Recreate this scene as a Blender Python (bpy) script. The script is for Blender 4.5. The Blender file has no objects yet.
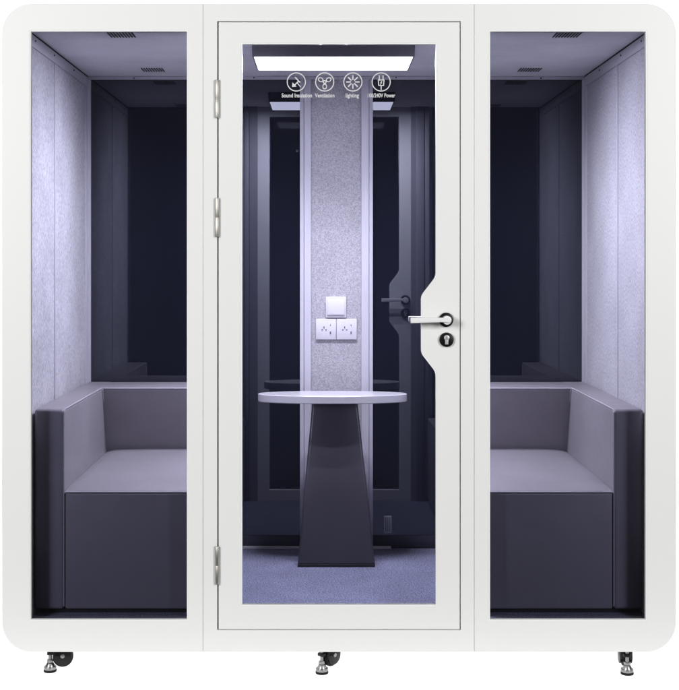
import bpy, bmesh, math, random
from mathutils import Vector, Matrix
random.seed(7)
S = bpy.context.scene
C = S.collection
D = 4.2            # camera distance to the pod's front face
PX = 293.0         # photo pixels per metre at the front face
CX, CY, EYE = 325.0, 261.0, 1.442

def depth(s): return D*(1.0/s-1.0)
def X(px, y=0.0): return (px-CX)/PX*(D+y)/D
def Z(py, y=0.0): return EYE+(CY-py)/PX*(D+y)/D

# ------------------------------------------------------------------ materials
def mat(name, col, rough=.5, metal=0.0, spec=.5, ior=1.5, sheen=0.0, emit=None, estr=0.0):
    m = bpy.data.materials.new(name); m.use_nodes = True
    b = m.node_tree.nodes['Principled BSDF']
    b.inputs['Base Color'].default_value = (*col, 1)
    b.inputs['Roughness'].default_value = rough
    b.inputs['Metallic'].default_value = metal
    b.inputs['Specular IOR Level'].default_value = spec
    b.inputs['IOR'].default_value = ior
    b.inputs['Sheen Weight'].default_value = sheen
    if emit:
        b.inputs['Emission Color'].default_value = (*emit, 1)
        b.inputs['Emission Strength'].default_value = estr
    return m

def add_noise(m, scale, c0, c1, lo=.35, hi=.65, bump=0.0, dist=.002, detail=4.0, stretch=(1,1,1), big=0.0, rough_amt=0.0):
    """mottle the base colour between c0 and c1 and raise the same noise as a bump"""
    nt = m.node_tree; n = nt.nodes; l = nt.links
    b = n['Principled BSDF']
    tc = n.new('ShaderNodeTexCoord'); mp = n.new('ShaderNodeMapping')
    mp.inputs['Scale'].default_value = stretch
    l.new(tc.outputs['Object'], mp.inputs['Vector'])
    no = n.new('ShaderNodeTexNoise'); no.inputs['Scale'].default_value = scale
    no.inputs['Detail'].default_value = detail
    l.new(mp.outputs['Vector'], no.inputs['Vector'])
    rp = n.new('ShaderNodeValToRGB')
    rp.color_ramp.elements[0].position = lo; rp.color_ramp.elements[0].color = (*c0, 1)
    rp.color_ramp.elements[1].position = hi; rp.color_ramp.elements[1].color = (*c1, 1)
    l.new(no.outputs['Fac'], rp.inputs['Fac'])
    out = rp.outputs['Color']
    if big:
        n2 = n.new('ShaderNodeTexNoise'); n2.inputs['Scale'].default_value = 5.0; n2.inputs['Detail'].default_value = 3.0
        l.new(tc.outputs['Object'], n2.inputs['Vector'])
        mr = n.new('ShaderNodeMapRange'); mr.inputs[1].default_value = .3; mr.inputs[2].default_value = .7
        mr.inputs[3].default_value = 1.0-big; mr.inputs[4].default_value = 1.0+big
        l.new(n2.outputs['Fac'], mr.inputs[0])
        mx = n.new('ShaderNodeVectorMath'); mx.operation = 'SCALE'
        l.new(out, mx.inputs[0]); l.new(mr.outputs[0], mx.inputs['Scale'])
        out = mx.outputs[0]
    l.new(out, b.inputs['Base Color'])
    if bump:
        bp = n.new('ShaderNodeBump'); bp.inputs['Strength'].default_value = bump; bp.inputs['Distance'].default_value = dist
        l.new(no.outputs['Fac'], bp.inputs['Height']); l.new(bp.outputs['Normal'], b.inputs['Normal'])
    return m

WHITE = add_noise(mat('white_powder_coat', (.8,.8,.79), .42, spec=.4), 900, (.79,.79,.78), (.81,.81,.80), bump=.06, dist=.0006)
INNER = mat('satin_inner_profile', (.53,.52,.56), .45)
POST = mat('grey_inner_post', (.30,.295,.33), .5)
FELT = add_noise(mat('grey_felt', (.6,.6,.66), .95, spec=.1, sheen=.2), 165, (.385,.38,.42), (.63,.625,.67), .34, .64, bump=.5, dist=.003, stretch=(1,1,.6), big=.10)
FELTC = add_noise(mat('speckled_felt', (.6,.6,.66), .95, spec=.1, sheen=.2), 250, (.27,.265,.282), (.50,.492,.512), .32, .66, bump=.6, dist=.002, detail=5, big=.06)
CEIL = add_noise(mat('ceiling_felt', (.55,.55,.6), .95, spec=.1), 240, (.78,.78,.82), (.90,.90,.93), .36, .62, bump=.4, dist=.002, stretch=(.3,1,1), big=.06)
CARPET = add_noise(mat('loop_carpet', (.3,.3,.4), .95, spec=.1, sheen=.3), 210, (.03,.036,.078), (.35,.365,.52), .36, .64, bump=1.0, dist=.006, detail=3, big=.14)
LEATHER = add_noise(mat('charcoal_leather', (.13,.125,.15), .42, spec=.45), 420, (.258,.243,.268), (.288,.272,.298), bump=.22, dist=.0015, detail=3, big=.05)
nt = LEATHER.node_tree; b_ = nt.nodes['Principled BSDF']           # soft unevenness of stretched leather under the grain
bp1 = [n for n in nt.nodes if n.type == 'BUMP'][0]; tc1 = [n for n in nt.nodes if n.type == 'TEX_COORD'][0]
n3 = nt.nodes.new('ShaderNodeTexNoise'); n3.inputs['Scale'].default_value = 7.0; n3.inputs['Detail'].default_value = 2.0; n3.inputs['Distortion'].default_value = .3
bp2 = nt.nodes.new('ShaderNodeBump'); bp2.inputs['Strength'].default_value = .22; bp2.inputs['Distance'].default_value = .02
nt.links.new(tc1.outputs['Object'], n3.inputs['Vector']); nt.links.new(n3.outputs['Fac'], bp2.inputs['Height'])
nt.links.new(bp1.outputs['Normal'], bp2.inputs['Normal']); nt.links.new(bp2.outputs['Normal'], b_.inputs['Normal'])
SEAM = mat('highlighted_piping', (.46,.45,.49), .40)  # piping paler than the leather, edge highlight put into its colour
PLINTH = mat('black_plinth', (.012,.012,.016), .6)
DARK = mat('black_plastic', (.004,.004,.0045), .35, spec=.3)
RUBBER = mat('black_rubber', (.006,.006,.0065), .6, spec=.2)
METAL = add_noise(mat('brushed_steel', (.5,.49,.46), .42, metal=1.0), 300, (.44,.43,.40), (.54,.53,.49), stretch=(1,1,.05))
CHROME = mat('zinc_plated_steel', (.30,.30,.30), .35, metal=1.0)
NICKEL = mat('nickel_lock', (.62,.62,.60), .35, metal=.4)
PEDLEATHER = add_noise(mat('black_leather', (.1,.1,.11), .30, spec=.55), 420, (.06,.056,.068), (.074,.069,.083), bump=.2, dist=.0015, detail=3, big=.05)
EDGE_HALO = mat('white_edge_halo', (.90,.90,.90), .25)  # white for added strips, a bright edge halo put into colour
LEVER = mat('satin_white_lever', (.82,.82,.82), .25, spec=.6)
PLATE = mat('white_switch_plastic', (.62,.61,.63), .3)
PRINT = mat('white_print', (.66,.66,.66), .6)
HOUSING = mat('lamp_housing', (.10,.095,.115), .45)
DIFF = mat('lit_diffuser', (.02,.02,.02), .6, emit=(.97,.97,1.0), estr=10.0)
TABLETOP = mat('white_laminate', (.52,.515,.54), .22)
BACKGLASS = mat('dark_back_glass', (.008,.0095,.018), .004, spec=.5, ior=1.82)
BACKGLASS.node_tree.nodes['Principled BSDF'].inputs['Specular Tint'].default_value = (.86,.89,1.0,1)

GLASS = bpy.data.materials.new('tinted_pane'); GLASS.use_nodes = True
nt = GLASS.node_tree; nt.nodes.clear()
o_ = nt.nodes.new('ShaderNodeOutputMaterial'); mx_ = nt.nodes.new('ShaderNodeMixShader')
tr_ = nt.nodes.new('ShaderNodeBsdfTransparent'); gl_ = nt.nodes.new('ShaderNodeBsdfGlossy'); fr_ = nt.nodes.new('ShaderNodeFresnel')
tr_.inputs['Color'].default_value = (.77,.772,.845,1)
gl_.inputs['Roughness'].default_value = 0.01; fr_.inputs['IOR'].default_value = 1.45
nt.links.new(fr_.outputs[0], mx_.inputs[0]); nt.links.new(tr_.outputs[0], mx_.inputs[1]); nt.links.new(gl_.outputs[0], mx_.inputs[2])
nt.links.new(mx_.outputs[0], o_.inputs[0])

SWEEP = bpy.data.materials.new('translucent_white_acrylic'); SWEEP.use_nodes = True  # lets the added fill lamps whiten the ground through it
nt = SWEEP.node_tree; nt.nodes.clear()
o_ = nt.nodes.new('ShaderNodeOutputMaterial'); mx_ = nt.nodes.new('ShaderNodeMixShader')
a_ = nt.nodes.new('ShaderNodeBsdfTranslucent'); b_ = nt.nodes.new('ShaderNodeBsdfDiffuse')
a_.inputs['Color'].default_value = (.95,.95,.95,1); b_.inputs['Color'].default_value = (.9,.9,.9,1)
mx_.inputs[0].default_value = .45
nt.links.new(a_.outputs[0], mx_.inputs[1]); nt.links.new(b_.outputs[0], mx_.inputs[2]); nt.links.new(mx_.outputs[0], o_.inputs[0])

# ------------------------------------------------------------------ mesh helpers
def link(name, me, m, parent=None, smooth=False):
    if m is not None and len(me.materials) == 0: me.materials.append(m)
    if smooth:
        for p in me.polygons: p.use_smooth = True
    o = bpy.data.objects.new(name, me); C.objects.link(o)
    if parent: o.parent = parent
    return o

def empty(name, loc, parent=None):
    o = bpy.data.objects.new(name, None); C.objects.link(o); o.location = loc
    o.empty_display_size = .05
    if parent: o.parent = parent
    return o

class MB:
    """collects boxes, tubes, cylinders and hulls in world coordinates"""
    def __init__(s): s.bm = bmesh.new()
    def _xf(s, verts, M):
        for v in verts: v.co = M @ v.co
    def box(s, x0, x1, y0, y1, z0, z1, bev=0.0, seg=2):
        t = bmesh.new()
        bmesh.ops.create_cube(t, size=1.0)
        for v in t.verts:
            v.co = Vector((x0+(v.co.x+.5)*(x1-x0), y0+(v.co.y+.5)*(y1-y0), z0+(v.co.z+.5)*(z1-z0)))
        if bev:
            bmesh.ops.bevel(t, geom=t.edges[:], offset=bev, segments=seg, profile=.5, affect='EDGES')
        s.add(t); return s
    def hull(s, pts, bev=0.0, seg=3):
        """eight corner points: bottom four then top four, counter-clockwise"""
        t = bmesh.new(); v = [t.verts.new(p) for p in pts]
        for f in ((3,2,1,0),(4,5,6,7),(0,1,5,4),(1,2,6,5),(2,3,7,6),(3,0,4,7)): t.faces.new([v[i] for i in f])
        if bev: bmesh.ops.bevel(t, geom=t.edges[:], offset=bev, segments=seg, profile=.5, affect='EDGES')
        s.add(t); return s
    def cyl(s, c, r, h, axis='Z', r2=None, n=32, bev=0.0):
        t = bmesh.new()
        bmesh.ops.create_cone(t, cap_ends=True, segments=n, radius1=r, radius2=r if r2 is None else r2, depth=h)
        if bev:
            es = [e for e in t.edges if any(len(f.verts) > 4 for f in e.link_faces)]
            bmesh.ops.bevel(t, geom=es, offset=bev, segments=2, profile=.5, affect='EDGES')
        R = {'Z': Matrix.Identity(4), 'Y': Matrix.Rotation(math.pi/2, 4, 'X'), 'X': Matrix.Rotation(math.pi/2, 4, 'Y')}[axis]
        M = Matrix.Translation(c) @ R
        for v in t.verts: v.co = M @ v.co
        s.add(t); return s
    def tube(s, pts, r, n=8):
        t = bmesh.new(); rings = []
        P = [Vector(p) for p in pts]
        for i, p in enumerate(P):
            d = (P[min(i+1, len(P)-1)]-P[max(i-1, 0)]).normalized()
            up = Vector((0,0,1)) if abs(d.z) < .9 else Vector((1,0,0))
            a = d.cross(up).normalized(); b = d.cross(a).normalized()
            rings.append([t.verts.new(p+a*r*math.cos(2*math.pi*k/n)+b*r*math.sin(2*math.pi*k/n)) for k in range(n)])
        for i in range(len(rings)-1):
            for k in range(n):
                t.faces.new((rings[i][k], rings[i][(k+1)%n], rings[i+1][(k+1)%n], rings[i+1][k]))
        t.faces.new(rings[0][::-1]); t.faces.new(rings[-1])
        bmesh.ops.recalc_face_normals(t, faces=t.faces[:])
        s.add(t); return s
    def add(s, t):
        me = bpy.data.meshes.new('tmp'); t.to_mesh(me); t.free(); s.bm.from_mesh(me); bpy.data.meshes.remove(me)
    def addmesh(s, me):
        s.bm.from_mesh(me); bpy.data.meshes.remove(me)
    def build(s, name, m, parent=None, smooth=True, origin=None):
        me = bpy.data.meshes.new(name)
        if origin is not None:
            for v in s.bm.verts: v.co -= Vector(origin)
        s.bm.to_mesh(me); s.bm.free()
        o = link(name, me, m, parent)
        if smooth:
            for p in me.polygons: p.use_smooth = True
            me.set_sharp_from_angle(angle=math.radians(35))
        return o

def plate_mesh(loops, y0, y1, bev=0.0):
    """a flat plate in the XZ plane, outline first and then its holes, from y0 (front) to y1 (back)"""
    cu = bpy.data.curves.new('tmp', 'CURVE'); cu.dimensions = '2D'; cu.fill_mode = 'BOTH'
    for lp in loops:
        sp = cu.splines.new('POLY'); sp.points.add(len(lp)-1); sp.use_cyclic_u = True
        for p, q in zip(sp.points, lp): p.co = (q[0], q[1], 0, 1)
    th = (y1-y0)/2
    cu.extrude = max(th-bev, 1e-5)
    if bev: cu.bevel_depth = bev; cu.bevel_resolution = 2; cu.offset = -bev
    o = bpy.data.objects.new('tmp', cu); C.objects.link(o)
    bpy.context.view_layer.update()
    me = bpy.data.meshes.new_from_object(o.evaluated_get(bpy.context.evaluated_depsgraph_get()))
    bpy.data.objects.remove(o); bpy.data.curves.remove(cu)
    ym = (y0+y1)/2
    for v in me.vertices: v.co = Vector((v.co.x, ym-v.co.z, v.co.y))
    me.materials.clear()
    return me

def plate(name, loops, y0, y1, m, parent, bev=0.0):
    o = link(name, plate_mesh(loops, y0, y1, bev), m, parent)
    for p in o.data.polygons: p.use_smooth = True
    o.data.set_sharp_from_angle(angle=math.radians(30))
    return o

def rect(x0, x1, z0, z1): return [(x0,z0),(x1,z0),(x1,z1),(x0,z1)]
def rrect(x0, x1, z0, z1, r, corners=(1,1,1,1), n=14):
    """corners: bottom-left, bottom-right, top-right, top-left"""
    out = []
    for (cx, cz, a0, on) in ((x0,z0,180,corners[0]),(x1,z0,270,corners[1]),(x1,z1,0,corners[2]),(x0,z1,90,corners[3])):
        if not on: out.append((cx,cz)); continue
        ox = cx+(r if cx == x0 else -r); oz = cz+(r if cz == z0 else -r)
        for k in range(n+1):
            a = math.radians(a0+90*k/n); out.append((ox+r*math.cos(a), oz+r*math.sin(a)))
    return out
def fillet(pts, radii, n=8):
    out = []
    N = len(pts)
    for i in range(N):
        p, r = Vector(pts[i]), radii[i]
        if not r: out.append(tuple(p)); continue
        a = (Vector(pts[i-1])-p).normalized(); b = (Vector(pts[(i+1)%N])-p).normalized()
        ang = a.angle(b); t = r/math.tan(ang/2)
        q0, q1 = p+a*t, p+b*t
        for k in range(n+1):
            u = k/n; out.append(tuple(q0*(1-u)**2+p*2*u*(1-u)+q1*u*u))
    return out
def text_mesh(body, x0, x1, zc, h, y):
    cu = bpy.data.curves.new('tmp', 'FONT'); cu.body = body; cu.fill_mode = 'BOTH'; cu.offset = .018; cu.extrude = 0.0
    o = bpy.data.objects.new('tmp', cu); C.objects.link(o); bpy.context.view_layer.update()
    me = bpy.data.meshes.new_from_object(o.evaluated_get(bpy.context.evaluated_depsgraph_get()))
    bpy.data.objects.remove(o); bpy.data.curves.remove(cu); me.materials.clear()
    xs = [v.co.x for v in me.vertices]; a, b = min(xs), max(xs)
    for v in me.vertices:
        v.co = Vector((x0+(v.co.x-a)/(b-a)*(x1-x0), y, zc+(v.co.y-.34)*h/.70))
    return me

# ------------------------------------------------------------------ the pod
YB = depth(.797)                     # face of the back wall
XL, XR = X(27), X(650.7)             # faces of the side walls
ZF, ZC = Z(622), Z(29)               # carpet and ceiling
FT = .020                            # front plates
pod = empty('meeting_pod', (X(339), YB/2, Z(652)))
POFF = Vector(pod.location)
pod['label'] = 'white rounded glass-fronted meeting pod on small casters, sofas and table inside'
pod['category'] = 'meeting pod'

def adopt(o, parent=None):           # parts are modelled in world coordinates; keep them there under the pod
    o.parent = parent or pod
    p = o.parent; off = Vector((0,0,0))
    while p is not None: off += p.location; p = p.parent
    o.location = o.location-off if o.location.length else -off
    return o
def part(mb, name, m, parent=None, smooth=True): return adopt(mb.build(name, m, None, smooth), parent)
def flat(name, loops, y0, y1, m, parent=None, bev=0.0): return adopt(plate(name, loops, y0, y1, m, None, bev), parent)
def pivot(name, loc, parent=None):
    o = empty(name, (0,0,0)); o.location = loc; o.parent = parent or pod
    p = o.parent; off = Vector((0,0,0))
    while p is not None: off += p.location; p = p.parent
    o.location = Vector(loc)-off
    return o

R = X(32)-X(2)
x0, x1, z0, z1 = X(2), X(676), Z(652), Z(4)
g = .0004
s1, s2 = X(203), X(474.3)
# outer shell behind the front plates
t = .018
flat('shell', [rrect(x0+.001, x1-.001, z0+.001, z1-.001, R), rrect(x0+t, x1-t, z0+t, z1-t, R-t)], FT+.001, YB+.06, WHITE, bev=.002)
wl0, wl1, wr0, wr1, wz0, wz1 = X(29.6), X(187.9), X(489.1), X(647.0), Z(620.6), Z(30.5)
lf = flat('window_frame', [rrect(x0, s1-g, z0, z1, R, (1,0,0,1)), rect(wl0, wl1, wz0, wz1)], 0, FT, WHITE, bev=.0022)
rf = flat('window_frame', [rrect(s2+g, x1, z0, z1, R, (0,1,1,0)), rect(wr0, wr1, wz0, wz1)], 0, FT, WHITE, bev=.0022)
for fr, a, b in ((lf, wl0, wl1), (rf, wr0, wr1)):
    flat('edge_halo_strip', [rect(a, b, wz0, wz1), rect(a+.0036, b-.0036, wz0+.0036, wz1-.0036)], .0005, FT, EDGE_HALO, fr, bev=.0008)  # added strip imitating a bright halo along the window edge
    flat('window_pane', [rect(a-.006, b+.006, wz0-.006, wz1+.006)], FT+.0015, FT+.0022, GLASS, fr)
# door portal and door
dx0, dx1, dz0, dz1 = X(217.2), X(460.8), Z(630.2), Z(21.3)
flat('door_surround', [rect(s1+g, s2-g, z0, z1), rect(dx0, dx1, dz0, dz1)], 0, FT, WHITE, bev=.0018)
flat('door_stop', [rect(dx0-.02, dx1+.02, dz0-.02, dz1+.02), rect(dx0+.022, dx1-.022, dz0+.022, dz1-.022)], .036, .05, POST, bev=.001)
flat('door_gasket', [rect(dx0-.006, dx1+.006, dz0-.006, dz1+.006), rect(dx0+.012, dx1-.012, dz0+.012, dz1-.012)], .0335, .0358, RUBBER)
door = pivot('door', (dx0, 0, dz0))
gp = .0046
px = lambda a, b: (X(a), Z(b))
hole = fillet([px(241.2,605.7), px(436.8,605.7), px(436.8,372), px(422.1,353), px(422.1,296), px(436.8,277), px(436.8,43.3), px(241.2,43.3)],
              [0,0,.05,.04,.04,.05,0,0])
def shrink(lp, d):
    out = []; N = len(lp)
    for i in range(N):
        p, a, b = Vector(lp[i]), Vector(lp[i-1]), Vector(lp[(i+1)%N])
        e1, e2 = (p-a), (b-p)
        n1 = Vector((-e1.y, e1.x)).normalized() if e1.length > 1e-7 else Vector((0,0))
        n2 = Vector((-e2.y, e2.x)).normalized() if e2.length > 1e-7 else n1
        if n1.length == 0: n1 = n2
        m = (n1+n2).normalized(); out.append(tuple(p+m*d/max(.4, m.dot(n1))))
    return out
inset = shrink(hole, .0034)
DT = .032
flat('door_leaf', [rect(dx0+gp, dx1-.0034, dz0+.0032, dz1-.0032), hole], 0, DT, WHITE, door, bev=.0018)
flat('edge_halo_strip', [[(p[0], p[1]) for p in hole], [(q[0], q[1]) for q in inset]], .0005, .018, EDGE_HALO, door, bev=.0008)  # added strip, the same bright halo round the door opening
flat('door_pane', [rect(X(238), X(440), Z(609), Z(40))], .0185, .0192, GLASS, door)
# printed icons on the door pane
def disc(cx, cz, r, n=40): return [(cx+r*math.cos(2*math.pi*k/n), cz+r*math.sin(2*math.pi*k/n)) for k in range(n)]
def bar(x0, z0, x1, z1, w):
    d = Vector((x1-x0, z1-z0)).normalized(); q = Vector((-d.y, d.x))*w/2
    return [(x0-q.x,z0-q.y),(x1-q.x,z1-q.y),(x1+q.x,z1+q.y),(x0+q.x,z0+q.y)]
u = 1/PX
YP = .0175
def icon(cx, cz, kind):
    lw = 0.95*u; L = []
    L.append([disc(cx,cz,9.6*u), disc(cx,cz,9.6*u-lw)])
    if kind == 'sound':
        L.append([bar(cx+2.2*u,cz+.6*u,cx-2.2*u,cz-3.6*u,1.1*u)])
        L.append([[(cx-4.2*u,cz-5*u),(cx+.3*u,cz-4.6*u),(cx-3.9*u,cz-.4*u)]])
        L.append([bar(cx-1.4*u,cz+5*u,cx+3.8*u,cz-.6*u,1.1*u)])
        L.append([bar(cx+1.0*u,cz-1.0*u,cx+4.4*u,cz-5.2*u,.8*u)])
    elif kind == 'fan':
        L.append([disc(cx,cz,1.9*u,20), disc(cx,cz,.9*u,20)])
        for a in (30, 150, 270):
            a = math.radians(a); ex, ez = cx+4.6*u*math.cos(a), cz+4.6*u*math.sin(a)
            out = []; inn = []
            for k in range(24):
                b = 2*math.pi*k/24; 
                for lst, q in ((out,1.0),(inn,.66)):
                    lx, lz = 2.9*u*q*math.cos(b), 2.3*u*q*math.sin(b)
                    lst.append((ex+lx*math.cos(a)-lz*math.sin(a), ez+lx*math.sin(a)+lz*math.cos(a)))
            L.append([out, inn])
    elif kind == 'light':
        for k in range(8):
            a = math.pi*k/4
            L.append([bar(cx+2*u*math.cos(a),cz+2*u*math.sin(a),cx+6.8*u*math.cos(a),cz+6.8*u*math.sin(a),1.2*u)])
    else:
        b = [(cx-3.4*u,cz+2.4*u),(cx-2.8*u,cz-4*u),(cx+2.8*u,cz-4*u),(cx+3.4*u,cz+2.4*u)]
        b2 = [(cx-2.4*u,cz+1.5*u),(cx-2.0*u,cz-3.1*u),(cx+2.0*u,cz-3.1*u),(cx+2.4*u,cz+1.5*u)]
        L.append([b, b2])
        L.append([bar(cx-1.9*u,cz+2.4*u,cx-1.9*u,cz+6.6*u,1.0*u)]); L.append([bar(cx+1.9*u,cz+2.4*u,cx+1.9*u,cz+6.6*u,1.0*u)])
        L.append([bar(cx,cz-4*u,cx,cz-8*u,1.0*u)])
        L.append([bar(cx+.9*u,cz+1.0*u,cx-.8*u,cz-.8*u,.7*u)]); L.append([bar(cx+.8*u,cz-.6*u,cx-.9*u,cz-2.6*u,.7*u)])
    return L
for cx_, kind, txt, a, b in ((296.2,'sound','Sound Insulation',281.5,312), (324.7,'fan','Ventilation',314.8,334.5),
                             (353.0,'light','lighting',345.8,359), (381.4,'plug','100/240V Power',368,395.5)):
    mb = MB()
    for i, lp in enumerate(icon(X(cx_), Z(81.3), kind)): mb.addmesh(plate_mesh(lp, YP-.0006-.00003*i, YP))
    mb.addmesh(text_mesh(txt, X(a), X(b), Z(94.8), 3.9*u, YP-.0005))
    part(mb, 'sticker', PRINT, door, smooth=False)
# hinges
for ya, yb in ((80,118), (198,237), (546,584)):
    mb = MB(); za, zb = Z(yb), Z(ya); zm = (za+zb)/2; xh = X(217.2)
    mb.cyl((xh, -.003, (zm+.0007+zb)/2), .0078, zb-zm-.0007, bev=.0015); mb.cyl((xh, -.003, (za+zm-.0007)/2), .0078, zm-za-.0007, bev=.0015)
    mb.cyl((xh, -.003, zm), .006, .004)
    part(mb, 'hinge', METAL, door)
# handle, rosettes and lock, outside and inside
hx, hz = X(446), Z(319.7)
lz = Z(339.6)
for side in (-1, 1):
    yf = 0 if side < 0 else DT
    def yy(d): return yf+side*d
    mb = MB(); mb.cyl((hx, yy(.0042), hz), 7.2*u, .008, 'Y', n=48, bev=.0015); part(mb, 'rosette', DARK, door)
    mb = MB(); mb.cyl((hx, yy(.026), hz), 4.3*u, .036, 'Y', bev=.001)
    ya, yb = sorted((yy(.036), yy(.052))) if side < 0 else (yy(.024), yy(.036))
    lv = bmesh.new()
    prof = [(hx+.012, .0085), (hx-.02, .0075), (X(409.6), .0095)]
    vs = []
    for k, (xx, hh) in enumerate(prof):
        zz = hz+(0 if k < 1 else .0012)-(.0015 if k == 2 else 0)
        vs.append([lv.verts.new((xx, a, zz+c*hh)) for a, c in ((ya,-1),(yb,-1),(yb,1),(ya,1))])
    for k in range(2):
        for j in range(4): lv.faces.new((vs[k][j], vs[k][(j+1)%4], vs[k+1][(j+1)%4], vs[k+1][j]))
    lv.faces.new(vs[0][::-1]); lv.faces.new(vs[2]); bmesh.ops.recalc_face_normals(lv, faces=lv.faces[:])
    bmesh.ops.bevel(lv, geom=lv.edges[:], offset=.0028, segments=3, profile=.5, affect='EDGES')
    mb.add(lv); part(mb, 'handle', LEVER, door)
    mb = MB(); mb.cyl((hx+.0015, yy(.0042), lz), 7.2*u, .008, 'Y', n=48, bev=.0015); part(mb, 'lock_rosette', DARK, door)
    mb = MB(); mb.cyl((hx+.0015, yy(.0098), lz+2.0*u), 2.7*u, .005, 'Y', bev=.0006)
    ya, yb = sorted((yy(.0070), yy(.0118)))
    mb.box(hx+.0015-1.6*u, hx+.0015+1.6*u, ya, yb, lz-4.6*u, lz+1.6*u, .0005); part(mb, 'lock_cylinder', NICKEL, door)
    mb = MB(); ya, yb = sorted((yy(.0120), yy(.0126))); mb.box(hx+.0009, hx+.0021, ya, yb, lz+.4*u, lz+3.2*u); part(mb, 'keyhole', DARK, door, False)
# posts behind the seams, inside
for s_ in (s1, s2):
    mb = MB(); mb.box(s_-.042, s_-.001, FT+.003, .062, ZF, ZC, .003); mb.box(s_+.001, s_+.026, FT+.003, .056, ZF, ZC, .003)
    part(mb, 'post', POST)
# floor, ceiling
mb = MB(); mb.box(x0+t+.001, x1-t-.001, FT+.001, YB+.03, ZF-.006, ZF); part(mb, 'carpet_floor', CARPET, smooth=False)
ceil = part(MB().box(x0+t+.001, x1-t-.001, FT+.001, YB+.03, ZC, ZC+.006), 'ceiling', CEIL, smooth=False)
for vx in (-.712, .847):
    for vy0, vy1, sgn in ((.055,.150,1), (.850,.938,1)):
        f = 1 if vx < 0 else -1
        mb = MB()
        for k in range(9):
            xx = vx+(k-4)*.0104
            sl = 0.0
            t_ = bmesh.new(); w = .0021; dz = .0028
            P = [(xx-w-sl, vy0), (xx+w-sl, vy0), (xx+w+sl, vy1), (xx-w+sl, vy1)]
            lo = [t_.verts.new((p[0],p[1],ZC-dz)) for p in P]; hi = [t_.verts.new((p[0],p[1],ZC+.002)) for p in P]
            t_.faces.new(lo); t_.faces.new(hi[::-1])
            for j in range(4): t_.faces.new((lo[j], hi[j], hi[(j+1)%4], lo[(j+1)%4]))
            bmesh.ops.recalc_face_normals(t_, faces=t_.faces[:]); mb.add(t_)
        part(mb, 'ceiling_vent', DARK, ceil, False)
# ceiling lamp
lx, ly0, ly1, lzb = .031, .29, .60, Z(57, .29)
lamp = pivot('ceiling_light', (lx, (ly0+ly1)/2, ZC))
hw = .580/2
def bevelled_tray(name, w_top, w_bot, y0, y1, z0, z1, r, m, parent, grow):
    bm = bmesh.new(); rings = []
    prof = [(z1, w_top, 0), (z0+.02, w_top-.001, 0), (z0+.004, w_bot+.002, 0), (z0, w_bot, .002)]
    for (z, w, yi) in prof:
        rings.append([bm.verts.new((lx+p[0], p[1], z)) for p in rrect(-w, w, y0+yi, y1-yi, r, n=6)])
    N = len(rings[0])
    for a, b in zip(rings, rings[1:]):
        for k in range(N): bm.faces.new((a[k], a[(k+1)%N], b[(k+1)%N], b[k]))
    bm.faces.new(rings[-1]); bm.faces.new(rings[0][::-1]); bmesh.ops.recalc_face_normals(bm, faces=bm.faces[:])
    mb = MB(); mb.add(bm); return part(mb, name, m, parent)
bevelled_tray('housing', hw+.009, hw+.005, ly0, ly1, lzb+.001, ZC-.001, .012, HOUSING, lamp, 0)
part(MB().box(lx-hw, lx+hw, ly0+.004, ly1-.004, lzb-.001, lzb+.004, .0015), 'diffuser', DIFF, lamp)

for i in range(6):
    for j in range(2):
        l = bpy.data.lights.new('lamp_diode', 'SPOT'); l.energy = 23.0; l.spot_size = math.radians(158); l.spot_blend = 1.0; l.shadow_soft_size = 0.0; l.color = (.975,.97,1.0)
        o = bpy.data.objects.new('lamp_diode', l); C.objects.link(o); o.location = (lx-.24+i*.096, ly0+.06+j*.14, lzb-.006)
        o.rotation_euler = (math.radians(-13), math.radians(20 if i < 3 else -20), 0)

# side walls: felt panels between rails, with screws
def screws(pts, axis, parent):
    for p in pts:
        part(MB().cyl(p, .0033, .004, axis, n=14, bev=.001), 'screw', RUBBER, parent)
for xw, sg, yb_ in ((XL, 1, .45), (XR, -1, .49)):
    def bx(mb, d0, d1, ya, yb, za, zb, bev=.0015):   # d = distance from the wall face into the room
        a, b = sorted((xw+sg*d0, xw+sg*d1)); return mb.box(a, b, ya, yb, za, zb, bev)
    xo = x0+t+.001 if sg > 0 else x1-t-.001
    w = part(MB().box(min(xo, xw-sg*.012), max(xo, xw-sg*.012), FT+.001, YB+.03, ZF+.001, ZC-.001), 'side_wall', INNER, smooth=False)
    for ya, yb in ((FT+.002, yb_-.004), (yb_+.004, YB-.033)):
        part(bx(MB(), -.0115, -.004, ya, yb, ZF+.002, ZC-.045, .004), 'felt_panel', FELT, w)
    part(bx(MB(), -.0115, -.001, yb_-.009, yb_+.009, ZF+.06, ZC-.044), 'batten', INNER, w)
    part(bx(MB(), -.0115, 0, FT+.003, YB-.001, ZC-.046, ZC-.004), 'top_rail', INNER, w)
    part(bx(MB(), -.004, .0025, FT+.004, YB-.003, ZC-.0038, ZC-.0006, 0), 'seal', RUBBER, w, False)
    part(bx(MB(), -.0115, .001, YB-.036, YB-.002, ZF+.003, ZC-.048), 'corner_rail', INNER, w)
    part(bx(MB(), -.0115, .001, FT+.003, YB-.038, ZF+.003, ZF+.055), 'skirting', INNER, w)
    screws([(xw+sg*.001, yy_, ZC-.02) for yy_ in (.12, .42, .78)], 'X', w)
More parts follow.
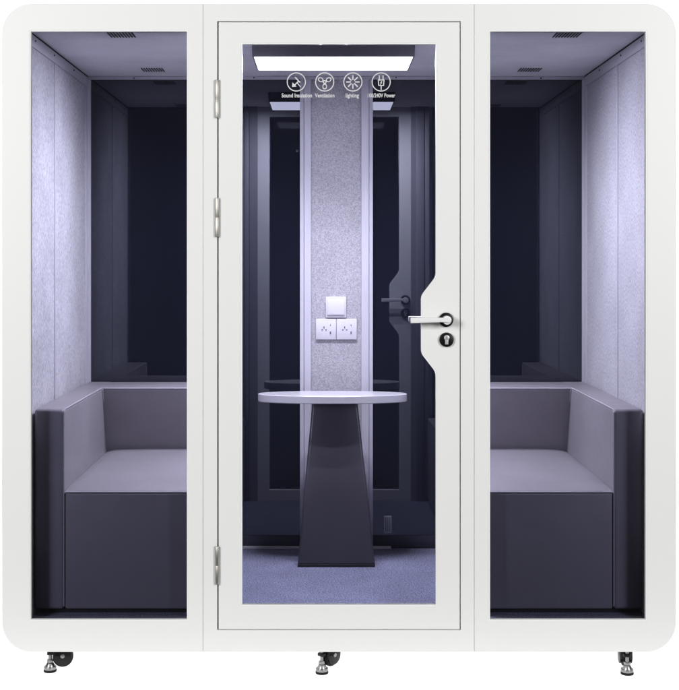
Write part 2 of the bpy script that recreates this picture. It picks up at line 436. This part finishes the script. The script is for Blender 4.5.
# back wall: dark glass panes between rails, a felt pillar in the middle
bk = lambda a, b: (X(a, YB), Z(b, YB))
back = flat('back_wall', [rrect(x0+t+.001, x1-t-.001, z0+t+.001, z1-t-.001, R-t)], YB+.031, YB+.058, WHITE)
pl0, pl1 = X(300, YB), X(372.8, YB)
for a, b in ((XL-.005, pl0+.01), (pl1-.01, XR+.005)):
    part(MB().box(a, b, YB+.012, YB+.02, ZF+.001, ZC-.005), 'back_pane', BACKGLASS, back, smooth=False)
zr = Z(79.6, YB)
part(MB().box(XL-.01, pl0, YB-.002, YB+.0115, zr, ZC-.001, .0015), 'top_rail', INNER, back)
part(MB().box(pl1, XR+.01, YB-.002, YB+.0115, zr, ZC-.001, .0015), 'top_rail', INNER, back)
part(MB().box(pl0, pl1, YB-.002, YB+.0115, zr, ZC-.001, .0015), 'top_rail', INNER, back)
for a, b in ((XL-.01, X(90.6, YB)), (X(582.3, YB), XR+.01)):
    part(MB().box(a, b, YB-.0025, YB+.0115, ZF+.002, zr-.0005, .0015), 'edge_rail', INNER, back)
pil = part(MB().box(X(309, YB), X(363, YB), YB-.004, YB+.02, ZF+.002, zr-.001, .002), 'felt_pillar', FELTC, back)
for a, b, c, d in ((300,304,304.2,311), (369,372.8,361.3,368.8)):
    mb = MB(); mb.box(X(a,YB), X(b,YB), YB-.006, YB+.018, ZF+.002, zr-.001, .0015)
    mb.box(X(c,YB), X(d,YB), YB-.014, YB+.018, ZF+.002, zr-.001, .002)
    part(mb, 'pillar_trim', INNER, pil)
screws([(X(134,YB), YB-.0025, (zr+ZC)/2-.002), (X(541,YB), YB-.0025, (zr+ZC)/2-.002), (X(254,YB), YB-.0025, (zr+ZC)/2), (X(396,YB), YB-.0025, (zr+ZC)/2)] +
       [(X(xx,YB), YB-.003, Z(yy_,YB)) for xx in (86.7, 586.2) for yy_ in (92, 205, 315)], 'Y', back)
part(MB().box(X(150,YB), X(391,YB), YB-.012, YB+.011, ZF+.001, ZF+.011, .001), 'floor_strip', PLATE, back)
mb = MB(); mb.box(XL, pl0-.001, YB+.004, YB+.0112, ZF+.001, Z(536,YB), .001); mb.box(pl1+.001, XR, YB+.004, YB+.0112, ZF+.001, Z(536,YB), .001)
part(mb, 'kick_board', mat('dark_violet_board', (.035,.034,.06), .4), back)
# switch and sockets on the pillar
yp = YB-.004
sw = pivot('light_switch', (X(336,YB), yp, Z(307,YB)))
part(MB().box(X(325.7,YB), X(346.2,YB), yp-.011, yp, Z(317.6,YB), Z(296.6,YB), .003), 'face_plate', PLATE, sw)
part(MB().hull([(X(327.6,YB),yp-.0165,Z(314.6,YB)),(X(344.4,YB),yp-.0165,Z(314.6,YB)),(X(344.4,YB),yp-.0105,Z(314.6,YB)),(X(327.6,YB),yp-.0105,Z(314.6,YB)),
                (X(327.6,YB),yp-.0125,Z(299.6,YB)),(X(344.4,YB),yp-.0125,Z(299.6,YB)),(X(344.4,YB),yp-.0105,Z(299.6,YB)),(X(327.6,YB),yp-.0105,Z(299.6,YB))], .0008), 'rocker', PLATE, sw)
SLOT = mat('socket_slot', (.12,.12,.13), .5)
for a, b in ((315.8,336.1), (336.4,356.8)):
    so = pivot('power_socket', ((X(a,YB)+X(b,YB))/2, yp, Z(329,YB)))
    part(MB().box(X(a,YB), X(b,YB), yp-.011, yp, Z(339.4,YB), Z(318.8,YB), .003), 'face_plate', PLATE, so)
    for ox, oz, w, h in ((8.2,327.2,.0022,.0042), (6.4,329.6,.0034,.0020), (10.2,329.6,.0034,.0020), (14.6,332.6,.0024,.006), (14.6,325,.0016,.0030)):
        part(MB().box(X(a+ox,YB)-w, X(a+ox,YB)+w, yp-.0125, yp-.0107, Z(oz,YB)-h, Z(oz,YB)+h), 'rocker' if oz > 332 else 'lamp' if oz < 326 else 'pin_hole', SLOT, so, False)
gr = part(MB().box(X(384,YB), X(391.6,YB), YB+.006, YB+.0118, Z(533.5,YB), Z(516,YB), .001), 'wall_grille', mat('grille_grey', (.55,.55,.62), .4), back)
mb = MB()
for k in range(3): mb.box(X(385.4+k*2.0,YB), X(386.4+k*2.0,YB), YB+.0048, YB+.0062, Z(532,YB), Z(517.5,YB))
part(mb, 'grille_slots', mat('slot_grey', (.16,.16,.19), .6), gr, False)

# casters under the front edge
def caster(cx, y, rz):
    c = pivot('caster', (cx, y, 0)); c.rotation_euler.z = rz
    H = z0+.0005
    def p(mb, n, m):
        o = mb.build(n, m, c); return o
    mb = MB(); mb.box(-.040, .040, -.024, .024, H-.007, H, .002)
    for sd in (-1, 1):
        mb.cyl((.012, sd*.0185, .056), .0315, .006, 'Y', n=40, bev=.001)
        mb.box(-.018, .042, sd*.0185-.003, sd*.0185+.003, .058, H-.006, .001)
    mb.box(-.020, -.012, -.021, .021, .046, H-.006, .003); mb.box(-.042, -.014, -.013, .013, .060, .072, .003)
    p(mb, 'housing', DARK)
    mb = MB(); mb.cyl((.012, 0, .052), .036, .026, 'Y', n=40, bev=.006); p(mb, 'wheel', RUBBER)
    mb = MB(); mb.cyl((.012, 0, .058), .0075, .049, 'Y', n=20, bev=.002); p(mb, 'hub', CHROME)
    mb = MB(); mb.cyl((-.032, 0, .055), .0062, .098, n=20); mb.cyl((-.032, 0, .086), .0115, .010, n=6, bev=.001); mb.cyl((-.032, 0, .038), .0120, .010, n=6, bev=.001)
    p(mb, 'levelling_post', CHROME)
    mb = MB(); mb.cyl((-.032, 0, .0245), .0185, .014, r2=.011, bev=.001); mb.cyl((-.032, 0, .0135), .0215, .012, n=36, bev=.002); p(mb, 'foot_plate', CHROME)
    mb = MB(); mb.cyl((-.032, 0, .0045), .0225, .009, n=36, bev=.002); p(mb, 'rubber_foot', RUBBER)
    return c
yc = .13
caster(X(59.5, yc), yc, math.radians(8))
caster(X(328, yc), yc, math.radians(48))
caster(X(625.5, yc), yc, math.radians(86))

# ------------------------------------------------------------------ sofas
def piping(mb, pts): mb.tube(pts, .0026)
def sofa(xo, xi, xe, sg, label):
    """xo: outer face of the arm by the wall, xi: its inner face, xe: the armless end; sg: direction from arm to end"""
    y0_, yb = depth(.98), YB-.006
    zt = Z(409, y0_); zs = Z(489, y0_); zf = ZF
    zback = zt-.001
    root = empty('sofa', ((xo+xe)/2, (y0_+yb)/2, zf)); root['label'] = label; root['category'] = 'sofa'; root['group'] = 'charcoal sofas in the pod'
    off = Vector(root.location)
    def prt(mb, n, m):
        o = mb.build(n, m, root, origin=off); return o
    lo, hi = lambda a, b: min(a, b), lambda a, b: max(a, b)
    a, b = sorted((xo, xi))
    prt(MB().box(a, b, y0_, yb, zf+.018, zt, .013, 5), 'arm', LEATHER)
    a, b = sorted((xi+sg*.001, xe))
    yt, ys = depth(.838), depth(.818)          # top and foot of the backrest's face
    c, d = sorted((xi-sg*.035, xe))
    prt(MB().hull([(c,ys,zs-.06),(d,ys,zs-.06),(d,yb,zs-.06),(c,yb,zs-.06),(c,yt,zback),(d,yt,zback),(d,yb,zback),(c,yb,zback)], .012, 4), 'backrest', LEATHER)
    # seat cushion with a softly crowned top
    bm = bmesh.new(); nx, ny = 24, 36; grid = []
    ya, ye = y0_+.002, ys+.03
    for j in range(ny+1):
        row = []
        for i in range(nx+1):
            fu, fv = i/nx, j/ny
            ed = min(1, fu/.06, (1-fu)/.06); ed2 = min(1, fv/.07)
            crown = .012*math.sin(math.pi*min(max(fu,0),1))**.5*min(1, fv*2.5)*.6
            sag = -.006*(1-min(ed,1))-.007*(1-ed2)**2
            row.append(bm.verts.new((a+(b-a)*fu, ya+(ye-ya)*fv, zs+crown+sag+.008*fv)))
        grid.append(row)
    for j in range(ny):
        for i in range(nx): bm.faces.new((grid[j][i], grid[j][i+1], grid[j+1][i+1], grid[j+1][i]))
    edge = grid[0]+[r[-1] for r in grid[1:]]+grid[-1][-2::-1]+[r[0] for r in grid[-2:0:-1]]
    low = [bm.verts.new((v.co.x, v.co.y, zs-.016)) for v in edge]
    n = len(edge)
    for k in range(n): bm.faces.new((edge[k], low[k], low[(k+1)%n], edge[(k+1)%n]))
    bm.faces.new(low); bmesh.ops.recalc_face_normals(bm, faces=bm.faces[:])
    mb = MB(); mb.add(bm); prt(mb, 'seat', LEATHER)
    prt(MB().box(a, b, y0_+.003, ys+.02, zf+.018, zs-.0125, .009, 4), 'base', LEATHER)
    mb = MB(); mb.box(min(xo,xe)+.012, max(xo,xe)-.012, y0_+.03, yb-.02, zf+.0005, zf+.020); prt(mb, 'plinth', PLINTH)
    mb = MB()
    piping(mb, [(a+.004, y0_+.002, zs-.0105), ((a+b)/2, y0_+.001, zs-.0105), (b-.004, y0_+.002, zs-.0105)])
    xs_ = xi-sg*.002
    piping(mb, [(xs_, y0_+.0035, zf+.03), (xs_, y0_+.0035, zt-.012), (xs_, y0_+.010, zt-.0045), (xs_, y0_+.02, zt-.0025), (xs_, yt+.02, zt-.0025)])
    piping(mb, [(xi+sg*.006, yt+.0025, zback-.0025), (xe-sg*.004, yt+.0025, zback-.0025)])
    piping(mb, [(xi+sg*.0025, yt-.001, zback-.006), (xi+sg*.0025, ys-.004, zs+.014)])
    prt(mb, 'piping', SEAM)
    return root
e = depth(.98)
sofa(X(34, e), X(64.3, e), X(205), 1, 'charcoal leather sofa against the left felt wall, its arm at the left end')
sofa(X(643.8, e), X(613.5, e), X(478), -1, 'charcoal leather sofa against the right felt wall, its arm at the right end')

# ------------------------------------------------------------------ table
ty = depth(.835)
tx = X(332.5, ty)
table = empty('pedestal_table', (tx, ty, ZF)); table['label'] = 'narrow oval white table on a tapered black pedestal before the felt pillar'; table['category'] = 'table'
off = Vector(table.location)
ztop = Z(393.4, ty); th = .032
rx, ry = 74.5/PX/.835, .105
bm = bmesh.new(); prof = [(ztop, -.0025), (ztop-.0025, 0), (ztop-th+.003, 0), (ztop-th, -.003)]
rings = []
for z, e_ in prof:
    rings.append([bm.verts.new((tx+(rx+e_)*math.cos(2*math.pi*k/96), ty+(ry+e_)*math.sin(2*math.pi*k/96), z)) for k in range(96)])
for q, w in zip(rings, rings[1:]):
    for k in range(96): bm.faces.new((q[k], q[(k+1)%96], w[(k+1)%96], w[k]))
bm.faces.new(rings[0]); bm.faces.new(rings[-1][::-1]); bmesh.ops.recalc_face_normals(bm, faces=bm.faces[:])
mb = MB(); mb.add(bm); mb.build('tabletop', TABLETOP, table, origin=off)
yfb = depth(.848); yft = depth(.842)
zb_ = ZF+.008; zt_ = ztop-th-.0005
b0, b1, t0, t1 = X(297.5,yfb), X(375.3,yfb), X(312.3,yft), X(357.6,yft)
MB().hull([(b0,yfb,zb_),(b1,yfb,zb_),(b1,ty+.08,zb_),(b0,ty+.08,zb_),(t0,yft,zt_),(t1,yft,zt_),(t1,ty+.05,zt_),(t0,ty+.05,zt_)], .010, 4).build('pedestal', PEDLEATHER, table, origin=off)
MB().box(b0+.001, b1-.001, yfb-.001, ty+.081, ZF+.0005, zb_+.004, .001).build('base_plate', PLINTH, table, origin=off)

# ------------------------------------------------------------------ studio: translucent sweep, added fill lamps behind and under it, softboxes in front
bm = bmesh.new(); prof = [(-.3, 0)]+[(1.7+.6*math.sin(a), .6-.6*math.cos(a)) for a in [math.pi/2*k/12 for k in range(13)]]+[(2.3, 4.2)]
L_ = [bm.verts.new((-3.2, y, z)) for y, z in prof]; R_ = [bm.verts.new((3.2, y, z)) for y, z in prof]
for k in range(len(prof)-1): bm.faces.new((L_[k], R_[k], R_[k+1], L_[k+1]))
me = bpy.data.meshes.new('studio_backdrop'); bm.to_mesh(me); bm.free()
for p in me.polygons: p.use_smooth = True
sweep = link('studio_backdrop', me, SWEEP); sweep['kind'] = 'structure'

def area(name, loc, target, sx, sy, power, col=(1,1,1)):
    l = bpy.data.lights.new(name, 'AREA'); l.shape = 'RECTANGLE'; l.size = sx; l.size_y = sy; l.energy = power; l.color = col
    o = bpy.data.objects.new(name, l); C.objects.link(o); o.location = loc
    o.rotation_euler = (Vector(target)-Vector(loc)).to_track_quat('-Z', 'Y').to_euler(); return o
area('under_fill', (0, 1.05, -.15), (0, 1.05, 0), 6.2, 2.4, 86)  # added fill, lifts the pod's shade off the ground
area('behind_fill', (0, 2.9, 1.9), (0, 0, 1.9), 6.0, 4.4, 150)  # added fill, drives the backdrop to pure white
area('softbox_left', (-4.4, -5.2, 2.9), (-.1, 0, 1.2), 1.8, 2.2, 332)
area('softbox_right', (4.4, -5.2, 2.9), (.2, 0, 1.2), 1.8, 2.2, 288)

w = bpy.data.worlds.new('World'); S.world = w; w.use_nodes = True
w.node_tree.nodes['Background'].inputs[0].default_value = (1,1,1,1); w.node_tree.nodes['Background'].inputs[1].default_value = .06

# ------------------------------------------------------------------ camera
cam = bpy.data.cameras.new('camera'); co = bpy.data.objects.new('camera', cam); C.objects.link(co)
co.location = (0, -D, EYE); co.rotation_euler = (math.pi/2, 0, 0)
cam.sensor_fit = 'HORIZONTAL'; cam.sensor_width = 36.0; cam.lens = PX*D/679*36
cam.shift_x = (339.5-CX)/679; cam.shift_y = (CY-345)/679
cam.clip_start = .05; cam.clip_end = 100
S.camera = co

S.view_settings.view_transform = 'Standard'; S.view_settings.look = 'None'; S.view_settings.exposure = 0; S.view_settings.gamma = 1
S.render.engine = 'CYCLES'
S.cycles.use_denoising = True
S.cycles.max_bounces = 12; S.cycles.diffuse_bounces = 6; S.cycles.glossy_bounces = 6; S.cycles.transparent_max_bounces = 12; S.cycles.transmission_bounces = 6
S.cycles.sample_clamp_indirect = 8
S.cycles.caustics_reflective = False
